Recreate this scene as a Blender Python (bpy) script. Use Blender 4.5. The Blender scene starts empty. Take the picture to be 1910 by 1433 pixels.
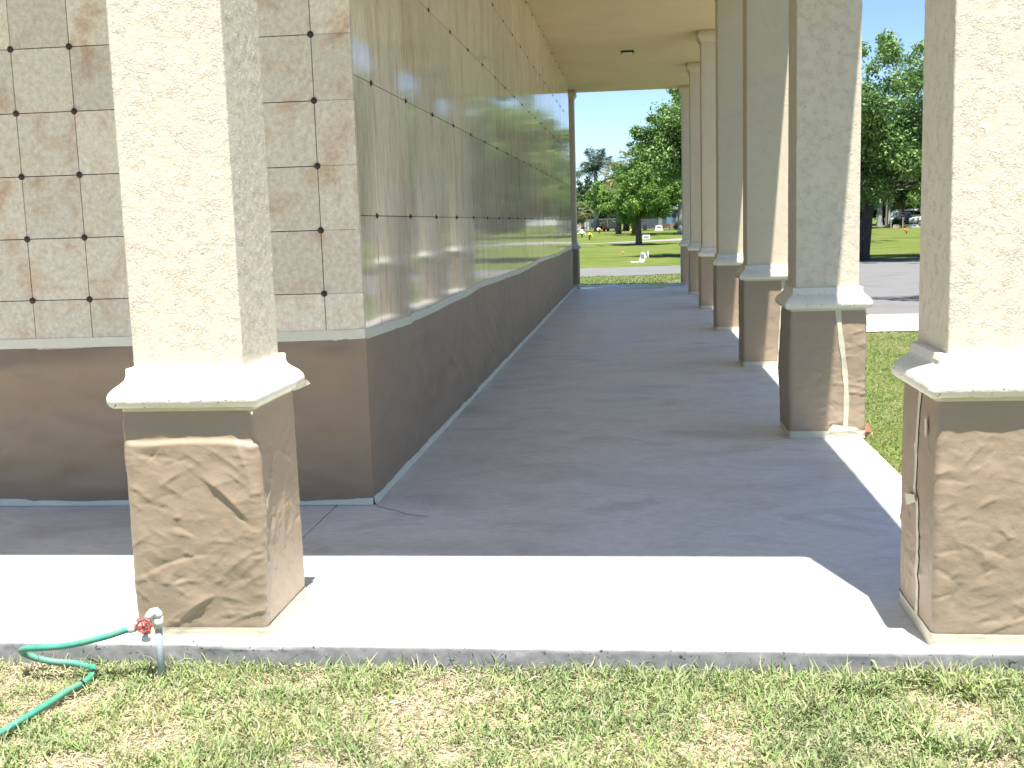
import bpy, bmesh, math, random
import numpy as np
from mathutils import Vector, Matrix

# ------------------------------------------------------------------ camera, sky, sun, exposure
scn = bpy.context.scene
COL = scn.collection
CAM = (1.4877, -6.0667, 1.5248)
yaw, pitch, roll = 0.1128, -0.1394, -0.0305
fwd = Vector((-math.sin(yaw)*math.cos(pitch), math.cos(yaw)*math.cos(pitch), math.sin(pitch)))
rt = Vector((math.cos(yaw), math.sin(yaw), 0)); up = rt.cross(fwd)
r2 = rt*math.cos(roll)+up*math.sin(roll); u2 = -rt*math.sin(roll)+up*math.cos(roll)
camd = bpy.data.cameras.new("camera"); cam = bpy.data.objects.new("camera", camd); COL.objects.link(cam)
cam.matrix_world = Matrix(((r2.x, u2.x, -fwd.x, CAM[0]), (r2.y, u2.y, -fwd.y, CAM[1]), (r2.z, u2.z, -fwd.z, CAM[2]), (0, 0, 0, 1)))
camd.sensor_width = 36; camd.sensor_fit = 'HORIZONTAL'; camd.lens = 36*2118.16/1910
camd.clip_end = 2000; camd.clip_start = 0.05
scn.camera = cam

SUN = Vector((0.078, -0.2575, 1.0)).normalized()
sd = bpy.data.lights.new("sun", 'SUN'); sd.energy = 4.6; sd.angle = math.radians(0.55); sd.color = (1.0, 0.95, 0.87)
so = bpy.data.objects.new("sun", sd); COL.objects.link(so); so.location = (5, -20, 60)
so.rotation_euler = SUN.to_track_quat('Z', 'Y').to_euler()
w = bpy.data.worlds.new("World"); scn.world = w; w.use_nodes = True
wn = w.node_tree; wn.nodes.clear()
sky = wn.nodes.new('ShaderNodeTexSky'); sky.sky_type = 'NISHITA'; sky.sun_disc = False
sky.sun_elevation = math.asin(SUN.z); sky.sun_rotation = math.atan2(SUN.x, SUN.y)
sky.air_density = 0.7; sky.dust_density = 0.15; sky.ozone_density = 1.6
bg = wn.nodes.new('ShaderNodeBackground'); bg.inputs[1].default_value = 0.088
wo = wn.nodes.new('ShaderNodeOutputWorld')
tint = wn.nodes.new('ShaderNodeMix'); tint.data_type = 'RGBA'; tint.blend_type = 'MULTIPLY'; tint.inputs[0].default_value = 1
tint.inputs[7].default_value = (.76, .81, .88, 1)
wn.links.new(sky.outputs[0], tint.inputs[6]); wn.links.new(tint.outputs[2], bg.inputs[0]); wn.links.new(bg.outputs[0], wo.inputs[0])
vs = scn.view_settings; vs.view_transform = 'Standard'; vs.look = 'None'; vs.exposure = 1.55; vs.gamma = 1.0
scn.cycles.max_bounces = 8; scn.cycles.diffuse_bounces = 5; scn.cycles.transparent_max_bounces = 12

rng = random.Random(7)

# ------------------------------------------------------------------ node material helper
def mat(name, cols, scale=5.0, rough=0.6, bump=0.0, bscale=40.0, detail=6.0, dist=0.0, island=0.0, spec=0.5,
        pits=None, tone=0.0, stretch=None, rough2=None, attr=None, trans=0.0, metal=0.0, ridge=False, bump2=None, mottle=None, bstretch=None, contrast=(0.3, 0.7)):
    m = bpy.data.materials.new(name); m.use_nodes = True
    nt = m.node_tree; N = nt.nodes; L = nt.links
    b = N['Principled BSDF']; out = N['Material Output']
    tc = N.new('ShaderNodeTexCoord'); vec = tc.outputs['Object']
    if stretch:
        mp = N.new('ShaderNodeMapping'); mp.inputs['Scale'].default_value = stretch
        L.new(vec, mp.inputs[0]); vec = mp.outputs[0]
    if len(cols) == 1:
        cols = [cols[0], tuple(c*0.92 for c in cols[0])]
    no = N.new('ShaderNodeTexNoise'); no.inputs['Scale'].default_value = scale; no.inputs['Detail'].default_value = detail
    no.inputs['Distortion'].default_value = dist; no.inputs['Roughness'].default_value = 0.6
    L.new(vec, no.inputs['Vector'])
    cr = N.new('ShaderNodeValToRGB'); e = cr.color_ramp.elements
    n = len(cols); lo, hi = contrast
    e[0].position = lo; e[0].color = (*cols[0], 1); e[1].position = hi; e[1].color = (*cols[-1], 1)
    for i in range(1, n-1):
        x = e.new(lo+(hi-lo)*i/(n-1)); x.color = (*cols[i], 1)
    L.new(no.outputs[0], cr.inputs[0]); col = cr.outputs[0]
    def mul(col, val_socket, lo, hi):
        mr = N.new('ShaderNodeMapRange'); mr.inputs[3].default_value = lo; mr.inputs[4].default_value = hi
        L.new(val_socket, mr.inputs[0])
        mx = N.new('ShaderNodeMix'); mx.data_type = 'RGBA'; mx.blend_type = 'MULTIPLY'; mx.inputs[0].default_value = 1
        L.new(col, mx.inputs[6]); L.new(mr.outputs[0], mx.inputs[7]); return mx.outputs[2]
    if island:
        g = N.new('ShaderNodeNewGeometry'); col = mul(col, g.outputs['Random Per Island'], 1-island, 1+island)
    if tone:
        a = N.new('ShaderNodeAttribute'); a.attribute_name = 'tone'; col = mul(col, a.outputs['Fac'], 1-tone, 1+tone)
    if attr:   # attribute blends towards a second colour
        a = N.new('ShaderNodeAttribute'); a.attribute_name = 'mixv'
        mx = N.new('ShaderNodeMix'); mx.data_type = 'RGBA'; mx.inputs[7].default_value = (*attr, 1)
        L.new(a.outputs['Fac'], mx.inputs[0]); L.new(col, mx.inputs[6]); col = mx.outputs[2]
    if mottle:
        m2 = N.new('ShaderNodeTexNoise'); m2.inputs['Scale'].default_value = mottle[0]; m2.inputs['Detail'].default_value = 10
        m2.inputs['Roughness'].default_value = .7; L.new(vec, m2.inputs['Vector'])
        mm = N.new('ShaderNodeMapRange'); mm.inputs[1].default_value = .33; mm.inputs[2].default_value = .67; L.new(m2.outputs[0], mm.inputs[0])
        col = mul(col, mm.outputs[0], 1-mottle[1], 1+mottle[1])
    if bstretch:
        mp = N.new('ShaderNodeMapping'); mp.inputs['Scale'].default_value = bstretch; L.new(tc.outputs['Object'], mp.inputs[0]); vec = mp.outputs[0]
    h = None
    if bump:
        bn = N.new('ShaderNodeTexNoise'); bn.inputs['Scale'].default_value = bscale; bn.inputs['Detail'].default_value = 5
        L.new(vec, bn.inputs['Vector']); h = bn.outputs[0]
        if ridge:   # knock-down stucco: flat raised flakes with crisp ragged borders
            bn.inputs['Detail'].default_value = 3.5; bn.inputs['Distortion'].default_value = 0.9
            rr = N.new('ShaderNodeMapRange'); rr.interpolation_type = 'SMOOTHSTEP'
            rr.inputs[1].default_value = 0.47; rr.inputs[2].default_value = 0.56
            L.new(h, rr.inputs[0])
            b3 = N.new('ShaderNodeTexNoise'); b3.inputs['Scale'].default_value = bscale*3; b3.inputs['Detail'].default_value = 4
            L.new(vec, b3.inputs['Vector'])
            mk = N.new('ShaderNodeTexNoise'); mk.inputs['Scale'].default_value = bscale*.22; mk.inputs['Detail'].default_value = 3; L.new(vec, mk.inputs['Vector'])
            mk2 = N.new('ShaderNodeMapRange'); mk2.inputs[1].default_value = .45; mk2.inputs[2].default_value = .64; mk2.inputs[3].default_value = .12; L.new(mk.outputs[0], mk2.inputs[0])
            rm = N.new('ShaderNodeMath'); rm.operation = 'MULTIPLY'; L.new(rr.outputs[0], rm.inputs[0]); L.new(mk2.outputs[0], rm.inputs[1])
            ad = N.new('ShaderNodeMath'); ad.operation = 'MULTIPLY_ADD'; ad.inputs[1].default_value = 0.22
            L.new(b3.outputs[0], ad.inputs[0]); L.new(rm.outputs[0], ad.inputs[2]); h = ad.outputs[0]
        bp = N.new('ShaderNodeBump'); bp.inputs['Strength'].default_value = 1.0; bp.inputs['Distance'].default_value = bump
        L.new(h, bp.inputs['Height']); nrm = bp.outputs[0]
        if bump2:
            b4 = N.new('ShaderNodeTexNoise'); b4.inputs['Scale'].default_value = bump2[1]; b4.inputs['Detail'].default_value = 3
            L.new(vec, b4.inputs['Vector'])
            bp2 = N.new('ShaderNodeBump'); bp2.inputs['Distance'].default_value = bump2[0]
            L.new(b4.outputs[0], bp2.inputs['Height']); L.new(nrm, bp2.inputs['Normal']); nrm = bp2.outputs[0]
        L.new(nrm, b.inputs['Normal'])
    if pits:   # (scale, threshold, colour)
        v = N.new('ShaderNodeTexNoise'); v.inputs['Scale'].default_value = pits[0]; v.inputs['Detail'].default_value = 4
        v.inputs['Distortion'].default_value = 1.5; L.new(vec, v.inputs['Vector'])
        mr = N.new('ShaderNodeMapRange'); mr.inputs[1].default_value = pits[1]; mr.inputs[2].default_value = pits[1]+0.03
        L.new(v.outputs[0], mr.inputs[0])
        mx = N.new('ShaderNodeMix'); mx.data_type = 'RGBA'; mx.inputs[7].default_value = (*pits[2], 1)
        L.new(mr.outputs[0], mx.inputs[0]); L.new(col, mx.inputs[6]); col = mx.outputs[2]
    L.new(col, b.inputs['Base Color'])
    b.inputs['Roughness'].default_value = rough; b.inputs['Metallic'].default_value = metal
    b.inputs['Specular IOR Level'].default_value = spec
    if rough2 is not None:
        mr = N.new('ShaderNodeMapRange'); mr.inputs[1].default_value = 0.35; mr.inputs[2].default_value = 0.65
        mr.inputs[3].default_value = rough; mr.inputs[4].default_value = rough2
        L.new(no.outputs[0], mr.inputs[0]); L.new(mr.outputs[0], b.inputs['Roughness'])
    if trans:
        t = N.new('ShaderNodeBsdfTranslucent'); L.new(col, t.inputs[0])
        ms = N.new('ShaderNodeMixShader'); ms.inputs[0].default_value = trans
        L.new(b.outputs[0], ms.inputs[1]); L.new(t.outputs[0], ms.inputs[2]); L.new(ms.outputs[0], out.inputs[0])
    return m

STUCCO = mat('stucco_cream', [(.635, .57, .46), (.675, .61, .50)], 3, .85, .0023, 90, ridge=True, spec=.2)
STUCCO_F = mat('stucco_cream_fine', [(.64, .56, .43), (.68, .60, .465)], 3, .85, .0014, 75, ridge=True, spec=.2)
SOFFIT = mat('soffit_tan', [(.67, .55, .35), (.74, .61, .40)], 1.2, .9, .0015, 90, spec=.15)
CAST = mat('cast_stone', [(.70, .67, .58), (.78, .75, .67)], 9, .75, .0025, 70, pits=(60, .66, (.16, .13, .10)), spec=.3)
KRAFT = mat('kraft_paper', [(.325, .25, .175), (.36, .278, .197)], 3, .48, .0022, 24, spec=.4, bump2=(.0006, 90))
KRAFT_W = mat('kraft_paper_wall', [(.31, .225, .15), (.35, .258, .175)], 1.2, .55, .0016, 7, spec=.3)
TAPE = mat('masking_tape', [(.70, .67, .52), (.76, .73, .59)], 14, .6, .0015, 60, spec=.3)  # wall copy of the tape, kept lighter because it lies in shade
TAPE_P = mat('masking_tape_sun_toned', [(.56, .53, .40), (.62, .585, .455)], 14, .6, .0015, 60, spec=.3)  # same tape, colour darkened so sunlit pedestal strips stay below white
STONE_F = mat('travertine_honed', [(.56, .39, .25), (.68, .55, .40), (.75, .665, .53), (.72, .61, .46), (.61, .45, .30)], 4.6, .3, tone=.12, dist=.5, detail=12, contrast=(.30, .72), spec=.45, mottle=(34, .20))
STONE_S = mat('travertine_polished', [(.60, .46, .32), (.73, .60, .45), (.79, .68, .53), (.66, .52, .375)], 5.5, .06, bump=.00035, bscale=5, tone=.12, dist=.3, detail=12, contrast=(.32, .70), spec=.27, stretch=(1, 1, .22), mottle=(30, .18), bstretch=(1, 1, .12))
JOINT = mat('joint_black', [(.02, .016, .014)], 5, .8)
BRONZE = mat('rosette_bronze', [(.055, .03, .028), (.09, .05, .045)], 60, .4, metal=.5)
CONC = mat('walkway_concrete', [(.50, .485, .455), (.66, .645, .615), (.75, .735, .70), (.58, .565, .54)], 1.1, .40, .0009, 45, rough2=.7, dist=.6, stretch=(1, 1.6, 1), spec=.45, detail=9, mottle=(14, .10))
CONC_E = mat('slab_edge_concrete', [(.19, .185, .19), (.25, .245, .245), (.30, .295, .295)], 14, .9, .002, 30, pits=(40, .64, (.06, .055, .055)))
SIDEW = mat('sidewalk_concrete', [(.55, .53, .48), (.62, .6, .56)], 2, .8, .002, 40)
PINK = mat('driveway_pink', [(.33, .255, .22), (.38, .30, .26)], 2, .85, .002, 40)
ASPH = mat('road_asphalt', [(.105, .105, .105), (.14, .139, .138), (.12, .12, .119)], .8, .9, .004, 90, detail=9)
PATHM = mat('path_surface', [(.19, .185, .185), (.22, .215, .215)], .9, .9, .003, 60)
LAWN = mat('lawn_ground', [(.052, .094, .018), (.084, .124, .024), (.122, .142, .036), (.068, .106, .020)], .35, .95, .05, 9, detail=12, dist=.5, contrast=(.32, .66), spec=.1)
THATCH = mat('thatch_ground', [(.20, .16, .09), (.36, .30, .19), (.16, .17, .06)], 9, .95, .01, 60, detail=8, spec=.1)
GRASSM = mat('grass_blade', [(.10, .20, .05), (.17, .285, .075), (.28, .345, .115)], 2.2, .5, island=.5, attr=(.58, .49, .37), trans=.3, spec=.25)
GRASSG = mat('grass_blade_green', [(.065, .16, .035), (.12, .21, .045), (.19, .25, .07)], 1.5, .55, island=.35, attr=(.34, .30, .18), trans=.3, spec=.25)
LEAF = mat('leaf_oak', [(.07, .14, .035), (.13, .235, .058), (.225, .34, .095)], .5, .5, island=.45, trans=.3, spec=.35)
LEAF2 = mat('leaf_bright', [(.08, .17, .03), (.15, .27, .05), (.22, .34, .07)], .6, .5, island=.45, trans=.35, spec=.35)
LEAFD = mat('leaf_dark', [(.03, .07, .02), (.06, .115, .028)], .5, .55, island=.4, trans=.25, spec=.3)
PALMG = mat('palm_green', [(.03, .07, .03), (.055, .11, .045)], 1, .5, island=.4, trans=.2)
SABALG = mat('sabal_green', [(.13, .17, .06), (.24, .26, .11)], 1, .5, island=.4, trans=.25, attr=(.42, .34, .18))
BARK = mat('bark', [(.09, .07, .055), (.17, .14, .11)], 12, .9, .02, 18, stretch=(1, 1, .35))
BARKD = mat('bark_dark', [(.035, .028, .028), (.075, .06, .05)], 12, .9, .02, 18, stretch=(1, 1, .35))
BARKG = mat('bark_grey', [(.24, .23, .21), (.36, .34, .31)], 6, .9, .01, 18)
PVC = mat('pvc_grey', [(.36, .40, .43), (.42, .46, .49)], 8, .45)
PVCW = mat('pvc_white', [(.62, .63, .60), (.70, .70, .66)], 8, .4)
BRASS = mat('valve_metal', [(.30, .27, .22), (.40, .36, .30)], 30, .4, metal=.6)
REDP = mat('red_paint', [(.34, .04, .04), (.46, .07, .07)], 60, .45, pits=(120, .62, (.6, .45, .4)))
HOSE = mat('hose_green', [(.03, .22, .15), (.06, .29, .21), (.17, .26, .18)], 9, .5, .001, 60)
def flat(n, c, r=.6, metal=0.0): return mat(n, [c, tuple(x*.88 for x in c)], 6, r, metal=metal)
WHITE = flat('white_paint', (.78, .78, .76), .35); GLASS = flat('dark_glass', (.02, .025, .03), .08); RUB = flat('rubber', (.02, .02, .02), .8)
CHROME = flat('grey_metal', (.35, .36, .37), .35, .7); YEL = flat('yellow_petals', (.75, .55, .04)); ORG = flat('orange_paint', (.62, .12, .03))
WHP = flat('white_petals', (.8, .78, .72)); LFG = flat('stem_green', (.06, .16, .03)); GRAN = mat('granite_grey', [(.38, .37, .36), (.52, .51, .50)], 25, .5)
GRANW = mat('marble_white', [(.66, .65, .62), (.74, .73, .70)], 12, .5); BRN = flat('brown_wood', (.16, .08, .05)); BLK = flat('black_paint', (.02, .02, .022), .5)
SHEDM = mat('shed_slate', [(.055, .065, .075), (.085, .095, .11)], 1.5, .8); BLUE = flat('blue_door', (.12, .25, .36)); BLUE2 = flat('slide_blue', (.12, .42, .62), .4)
REDO = flat('slide_orange', (.75, .14, .06), .4); ROOFM = flat('roof_grey', (.30, .29, .28), .9); ZINC = flat('fence_zinc', (.30, .32, .32), .5, .3)
LENS = flat('lamp_lens', (.55, .58, .52), .3); PINKL = flat('pink_leaf', (.62, .22, .17), .6); WATER = flat('wet_film', (.26, .27, .30), .16)
LETT = flat('grey_lettering', (.22, .24, .27), .6)

# ------------------------------------------------------------------ object helpers
def tag(o, label=None, cat=None, group=None, kind=None):
    if label: o['label'] = label
    if cat: o['category'] = cat
    if group: o['group'] = group
    if kind: o['kind'] = kind
    return o
def empty(name, loc=(0, 0, 0), rz=0, **k):
    o = bpy.data.objects.new(name, None); COL.objects.link(o); o.location = loc; o.rotation_euler = (0, 0, rz)
    o.empty_display_size = .1
    return tag(o, **k)
def copy_tree(o, parent=None):
    c = o.copy(); COL.objects.link(c)
    if parent: c.parent = parent
    for ch in o.children: copy_tree(ch, c)
    return c
def mesh_obj(name, V, F, m, parent=None, smooth=False, attrs=None):
    me = bpy.data.meshes.new(name); me.from_pydata([tuple(map(float, v)) for v in V], [], F); me.materials.append(m)
    if smooth: me.polygons.foreach_set('use_smooth', [True]*len(me.polygons))
    if attrs:
        for k, vals in attrs.items():
            a = me.attributes.new(k, 'FLOAT', 'POINT'); a.data.foreach_set('value', vals)
    me.update()
    o = bpy.data.objects.new(name, me); COL.objects.link(o)
    if parent: o.parent = parent
    return o
class MB:
    def __init__(s): s.V = []; s.F = []; s.T = []
    def add(s, V, F, t=0.5):
        n = len(s.V); s.V += [tuple(v) for v in V]; s.F += [tuple(i+n for i in f) for f in F]; s.T += [t]*len(V); return s
    def box(s, x0, x1, y0, y1, z0, z1, t=.5, bev=0.0, rz=0, c=None):
        if bev:
            bm = bmesh.new(); bmesh.ops.create_cube(bm, size=1)
            for v in bm.verts: v.co = Vector(((x0+x1)/2+v.co.x*(x1-x0), (y0+y1)/2+v.co.y*(y1-y0), (z0+z1)/2+v.co.z*(z1-z0)))
            bmesh.ops.bevel(bm, geom=list(bm.edges), offset=bev, segments=2, affect='EDGES', profile=.6)
            bm.verts.index_update(); V = [tuple(v.co) for v in bm.verts]; F = [[v.index for v in f.verts] for f in bm.faces]; bm.free()
        else:
            V = [(x, y, z) for z in (z0, z1) for y in (y0, y1) for x in (x0, x1)]
            F = [(0, 2, 3, 1), (4, 5, 7, 6), (0, 1, 5, 4), (2, 6, 7, 3), (0, 4, 6, 2), (1, 3, 7, 5)]
        if rz:
            cx, cy = c or ((x0+x1)/2, (y0+y1)/2); ca, sa = math.cos(rz), math.sin(rz)
            V = [(cx+(x-cx)*ca-(y-cy)*sa, cy+(x-cx)*sa+(y-cy)*ca, z) for x, y, z in V]
        return s.add(V, F, t)
    def tube(s, pts, rad, n=8, caps=True, t=.5):
        pts = [Vector(p) for p in pts]; k = len(pts); rad = rad if isinstance(rad, (list, tuple)) else [rad]*k
        V = []; F = []; ref = None
        for i, p in enumerate(pts):
            d = (pts[min(i+1, k-1)]-pts[max(i-1, 0)]).normalized()
            if ref is None: ref = Vector((0, 0, 1)) if abs(d.z) < .9 else Vector((1, 0, 0))
            a = (ref-d*ref.dot(d)).normalized(); b = d.cross(a); ref = a
            for j in range(n):
                th = 2*math.pi*j/n; V.append(p+(a*math.cos(th)+b*math.sin(th))*rad[i])
        for i in range(k-1):
            for j in range(n): F.append((i*n+j, i*n+(j+1) % n, (i+1)*n+(j+1) % n, (i+1)*n+j))
        if caps: F.append(tuple(range(n))[::-1]); F.append(tuple((k-1)*n+j for j in range(n)))
        return s.add(V, F, t)
    def lathe(s, prof, c=(0, 0, 0), n=16, axis='z', t=.5):
        V = []; F = []
        for r, h in prof:
            for j in range(n):
                th = 2*math.pi*j/n; a, b = r*math.cos(th), r*math.sin(th)
                V.append({'z': (c[0]+a, c[1]+b, c[2]+h), 'y': (c[0]+a, c[1]+h, c[2]-b), 'x': (c[0]+h, c[1]+a, c[2]+b)}[axis])
        k = len(prof)
        for i in range(k-1):
            for j in range(n): F.append((i*n+j, i*n+(j+1) % n, (i+1)*n+(j+1) % n, (i+1)*n+j))
        F.append(tuple(range(n))[::-1]); F.append(tuple((k-1)*n+j for j in range(n)))
        return s.add(V, F, t)
    def prism(s, poly, y0, y1, t=.5):   # polygon in (x, z) extruded along y
        n = len(poly); V = [(x, y0, z) for x, z in poly]+[(x, y1, z) for x, z in poly]
        F = [tuple(range(n)), tuple(range(2*n-1, n-1, -1))]+[(i, i+n, (i+1) % n+n, (i+1) % n) for i in range(n)]
        return s.add(V, F, t)
    def build(s, name, m, parent=None, smooth=False, tone=False, **k):
        o = mesh_obj(name, s.V, s.F, m, parent, smooth, {'tone': s.T} if tone else None)
        return tag(o, **k)

# vectorised value noise
def _h(ix, iy, iz, seed):
    n = (ix*374761393+iy*668265263+iz*1274126177+seed*974634777) & 0xffffffff
    n = ((n ^ (n >> 13))*1274126177) & 0xffffffff
    return ((n ^ (n >> 16)) & 0xffff)/65535.0
def vnoise(P, seed=0):
    P = np.asarray(P, float); I = np.floor(P).astype(np.int64); f = P-I; f = f*f*f*(f*(f*6-15)+10); r = 0
    for dx in (0, 1):
        for dy in (0, 1):
            for dz in (0, 1):
                wgt = (f[:, 0] if dx else 1-f[:, 0])*(f[:, 1] if dy else 1-f[:, 1])*(f[:, 2] if dz else 1-f[:, 2])
                r = r+wgt*_h(I[:, 0]+dx, I[:, 1]+dy, I[:, 2]+dz, seed)
    return r
def worley(P, seed):
    P = np.asarray(P, float); I = np.floor(P).astype(np.int64); best = np.full(len(P), 9.0)
    for dx in (-1, 0, 1):
        for dy in (-1, 0, 1):
            for dz in (-1, 0, 1):
                c = (I[:, 0]+dx, I[:, 1]+dy, I[:, 2]+dz)
                q = np.stack([c[k]+_h(*c, seed+31*k) for k in range(3)], 1)-P
                best = np.minimum(best, (q*q).sum(1)+.25*_h(*c, seed+99))
    return best
def ridge(P, seed): return 1-np.abs(2*vnoise(P, seed)-1)

# ------------------------------------------------------------------ ground, roads, paths
def gz(x, y):
    def ss(a, b, v):
        t = min(1, max(0, (v-a)/(b-a))); return t*t*(3-2*t)
    return -.1+.5*ss(62, 130, y)*(1-.75*ss(9, 24, x))
def gl():
    xs = sorted(set([-400, -200, -100, -60, -40, -25, -15]+[-10+i*2.5 for i in range(24)]+[55, 70, 100, 200, 400]))
    ys = sorted(set([-120, -60, -30, -15, -8]+[-4+i*4 for i in range(44)]+[190, 230, 300, 500, 900]))
    V = [(x, y, gz(x, y)) for y in ys for x in xs]; nx = len(xs)
    F = [(j*nx+i, j*nx+i+1, (j+1)*nx+i+1, (j+1)*nx+i) for j in range(len(ys)-1) for i in range(nx-1)]
    tag(mesh_obj('ground', V, F, LAWN), kind='structure')
gl()
def sheet(name, poly, m, dz, kind='structure', sub=None):
    V = [(x, y, gz(x, y)+dz) for x, y in poly]
    return tag(mesh_obj(name, V, [tuple(range(len(V)))], m), kind=kind)
def strip(name, left, right, m, dz):   # matching point lists
    V = []; F = []
    for (a, b) in zip(left, right): V += [(a[0], a[1], gz(*a)+dz), (b[0], b[1], gz(*b)+dz)]
    for i in range(len(left)-1): F.append((2*i, 2*i+1, 2*i+3, 2*i+2))
    return tag(mesh_obj(name, V, F, m), kind='structure')
xs = [-120, -60, -30, -8, -.1, 2.5, 4.9, 13, 30, 60, 120]
ne = [23, 24.5, 26, 27.2, 27.7, 28.6, 28.9, 29, 29, 29, 29]
strip('road', [(x, n) for x, n in zip(xs, ne)], [(x, 34.75+(0.0 if x > 2 else (x-2)*.1)) for x in xs], ASPH, .012)
sheet('parking_apron', [(5.2, 12.75), (13, 12.75), (13, 29), (4.95, 28.89)], ASPH, .012)
sheet('driveway', [(7.2, -40), (13, -40), (13, 9.9), (7.2, 9.9)], ASPH, .012)
sheet('sidewalk', [(3.6, 9.95), (5.65, 9.95), (5.05, 12.6), (4.1, 12.6), (3.6, 11.5)], SIDEW, .02)
sheet('concrete_apron', [(5.67, 9.95), (13, 9.95), (13, 12.7), (5.07, 12.7)], PINK, .02)
strip('far_path', [(-60, 66), (-30, 69), (-1.2, 76.3), (4.6, 78.5), (12, 79), (15, 78.8)], [(-60, 67.5), (-30, 70.5), (-1.2, 78), (4.6, 84.5), (12, 90), (15, 90)], PATHM, .02)
# thatch patch under the near grass
def thatch(name, x0, x1, y0, y1):
    xs = np.linspace(x0, x1, 40); ys = np.linspace(y0, y1, 24)
    P = np.array([(x, y, 0) for y in ys for x in xs]); z = -.097+.02*vnoise(P*4, 3)
    P[:, 2] = z
    F = [(j*40+i, j*40+i+1, (j+1)*40+i+1, (j+1)*40+i) for j in range(23) for i in range(39)]
    tag(mesh_obj(name, P, F, THATCH, smooth=True), kind='structure')
thatch('lawn_soil', -7, 7, -8, -2.16)

# ------------------------------------------------------------------ walkway slab (poured bays, broken front lip)
def slab_bay(x0, x1, y0, y1, edge=False):
    mb = MB(); mb.box(x0, x1, y0, y1, -.16, 0, bev=.004)
    return mb.build('walkway_slab', CONC, kind='structure')
g = .004
slab_bay(-.205+g, 3.005, -2.139, 2.33-g)
slab_bay(-9, -.205-g, -2.139, .06)
yy = [2.33, 6.2, 10.25, 14.3, 18.2, 21.95]
for a, b in zip(yy[:-1], yy[1:]): slab_bay(-.1, 3.005, a+g, b-g)
mb = MB(); mb.box(-9, 3.0, -2.13, 21.9, -.3, -.02); mb.build('slab_base', CONC_E, kind='structure')
def slab_lip():
    xs = np.arange(-9, 3.02, .012); zs = [0.0005, -.006, -.018, -.035, -.055, -.08, -.12]
    P = np.array([(x, 0, z) for z in zs for x in xs]); n = len(xs)
    d = .005*vnoise(P*np.array([9, 1, 22]), 5)+.003*vnoise(P*60, 6)
    P2 = P.copy(); P2[:, 1] = -2.139-d*np.array([.25 if z > -.003 else 1 for z in P[:, 2]])
    chip = np.clip(vnoise(P*np.array([7, 1, 0]), 9)-.72, 0, 1)*.05
    P2[:, 2] -= chip*(P[:, 2] > -.01)
    F = [(i*n+j, (i+1)*n+j, (i+1)*n+j+1, i*n+j+1) for i in range(len(zs)-1) for j in range(n-1)]
    top = len(P2); V = list(map(tuple, P2))+[(x, -2.137, -.0005) for x in xs]
    F += [(j, j+1, top+j+1, top+j) for j in range(n-1)]
    tag(mesh_obj('slab_edge', V, F, CONC_E, None, True), kind='structure')
slab_lip()
# hairline crack running from the building corner
mb = MB(); P = [(.02, -.03), (.10, -.10), (.17, -.15), (.23, -.22), (.31, -.255), (.36, -.27)]
V = []; F = []
for i, (x, y) in enumerate(P): V += [(x-.0012, y-.0022, .0015), (x+.0012, y+.0022, .0015)]
for i in range(len(P)-1): F.append((2*i, 2*i+2, 2*i+3, 2*i+1))
mb.add(V, F).build('crack', JOINT, kind='structure')
def puddle(cx, cy, rx, ry, seed):
    r = random.Random(seed); V = [(cx, cy, .003)]; n = 48; ph = [r.uniform(0, 6.28) for _ in range(5)]
    for i in range(n):
        a = 2*math.pi*i/n; k = 1+.22*math.sin(2*a+ph[0])+.14*math.sin(3*a+ph[1])+.10*math.sin(5*a+ph[2])+.06*math.sin(9*a+ph[3])
        V.append((cx+rx*k*math.cos(a), cy+ry*k*math.sin(a), .003))
    tag(mesh_obj('puddle', V, [(0, i+1, (i+1) % n+1) for i in range(n)], WATER), kind='structure')
puddle(.42, 20.6, .26, .5, 1); puddle(1.7, 20.6, .75, .65, 2); puddle(2.2, 21.4, .4, .22, 4); puddle(.9, 21.3, .5, .2, 5)

# ------------------------------------------------------------------ mausoleum
H = 4.62
bld = empty('mausoleum', (-4.5, 10, 0), label='long mausoleum building clad in travertine crypt fronts under the porch roof', cat='mausoleum')
bld.location = (0, 0, 0)
mb = MB(); mb.box(-9, -.034, .034, 20.0, 0, H-.002); mb.build('wall', JOINT, bld)
mb = MB(); mb.box(-9, 3.12, -2.19, 22.0, H, H+.45); mb.build('roof', SOFFIT, bld)
u = .343; a_ = .3366; e_ = .2165; r0 = 1.1821
mb = MB(); R = random.Random(3); gp = .0022
zj = [.03]+[r0+j*u for j in range(-3, 11)]; zj = [z for z in zj if z < H-.1]+[H-.003]
for i in range(-1, 14):
    xr = -e_-i*a_ if i >= 0 else -.001
    xl = -e_-(i+1)*a_ if i >= 0 else -e_
    for z0, z1 in zip(zj[:-1], zj[1:]):
        gl_ = gp if i >= 0 else .0008
        gr = gp if i >= 0 else .0
        mb.box(xl+gp, xr-gr, -.002*R.random(), .030, z0+gl_, z1-gl_, t=R.random(), bev=.0012)
mb.build('niche_front', STONE_F, bld, tone=True)
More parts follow.
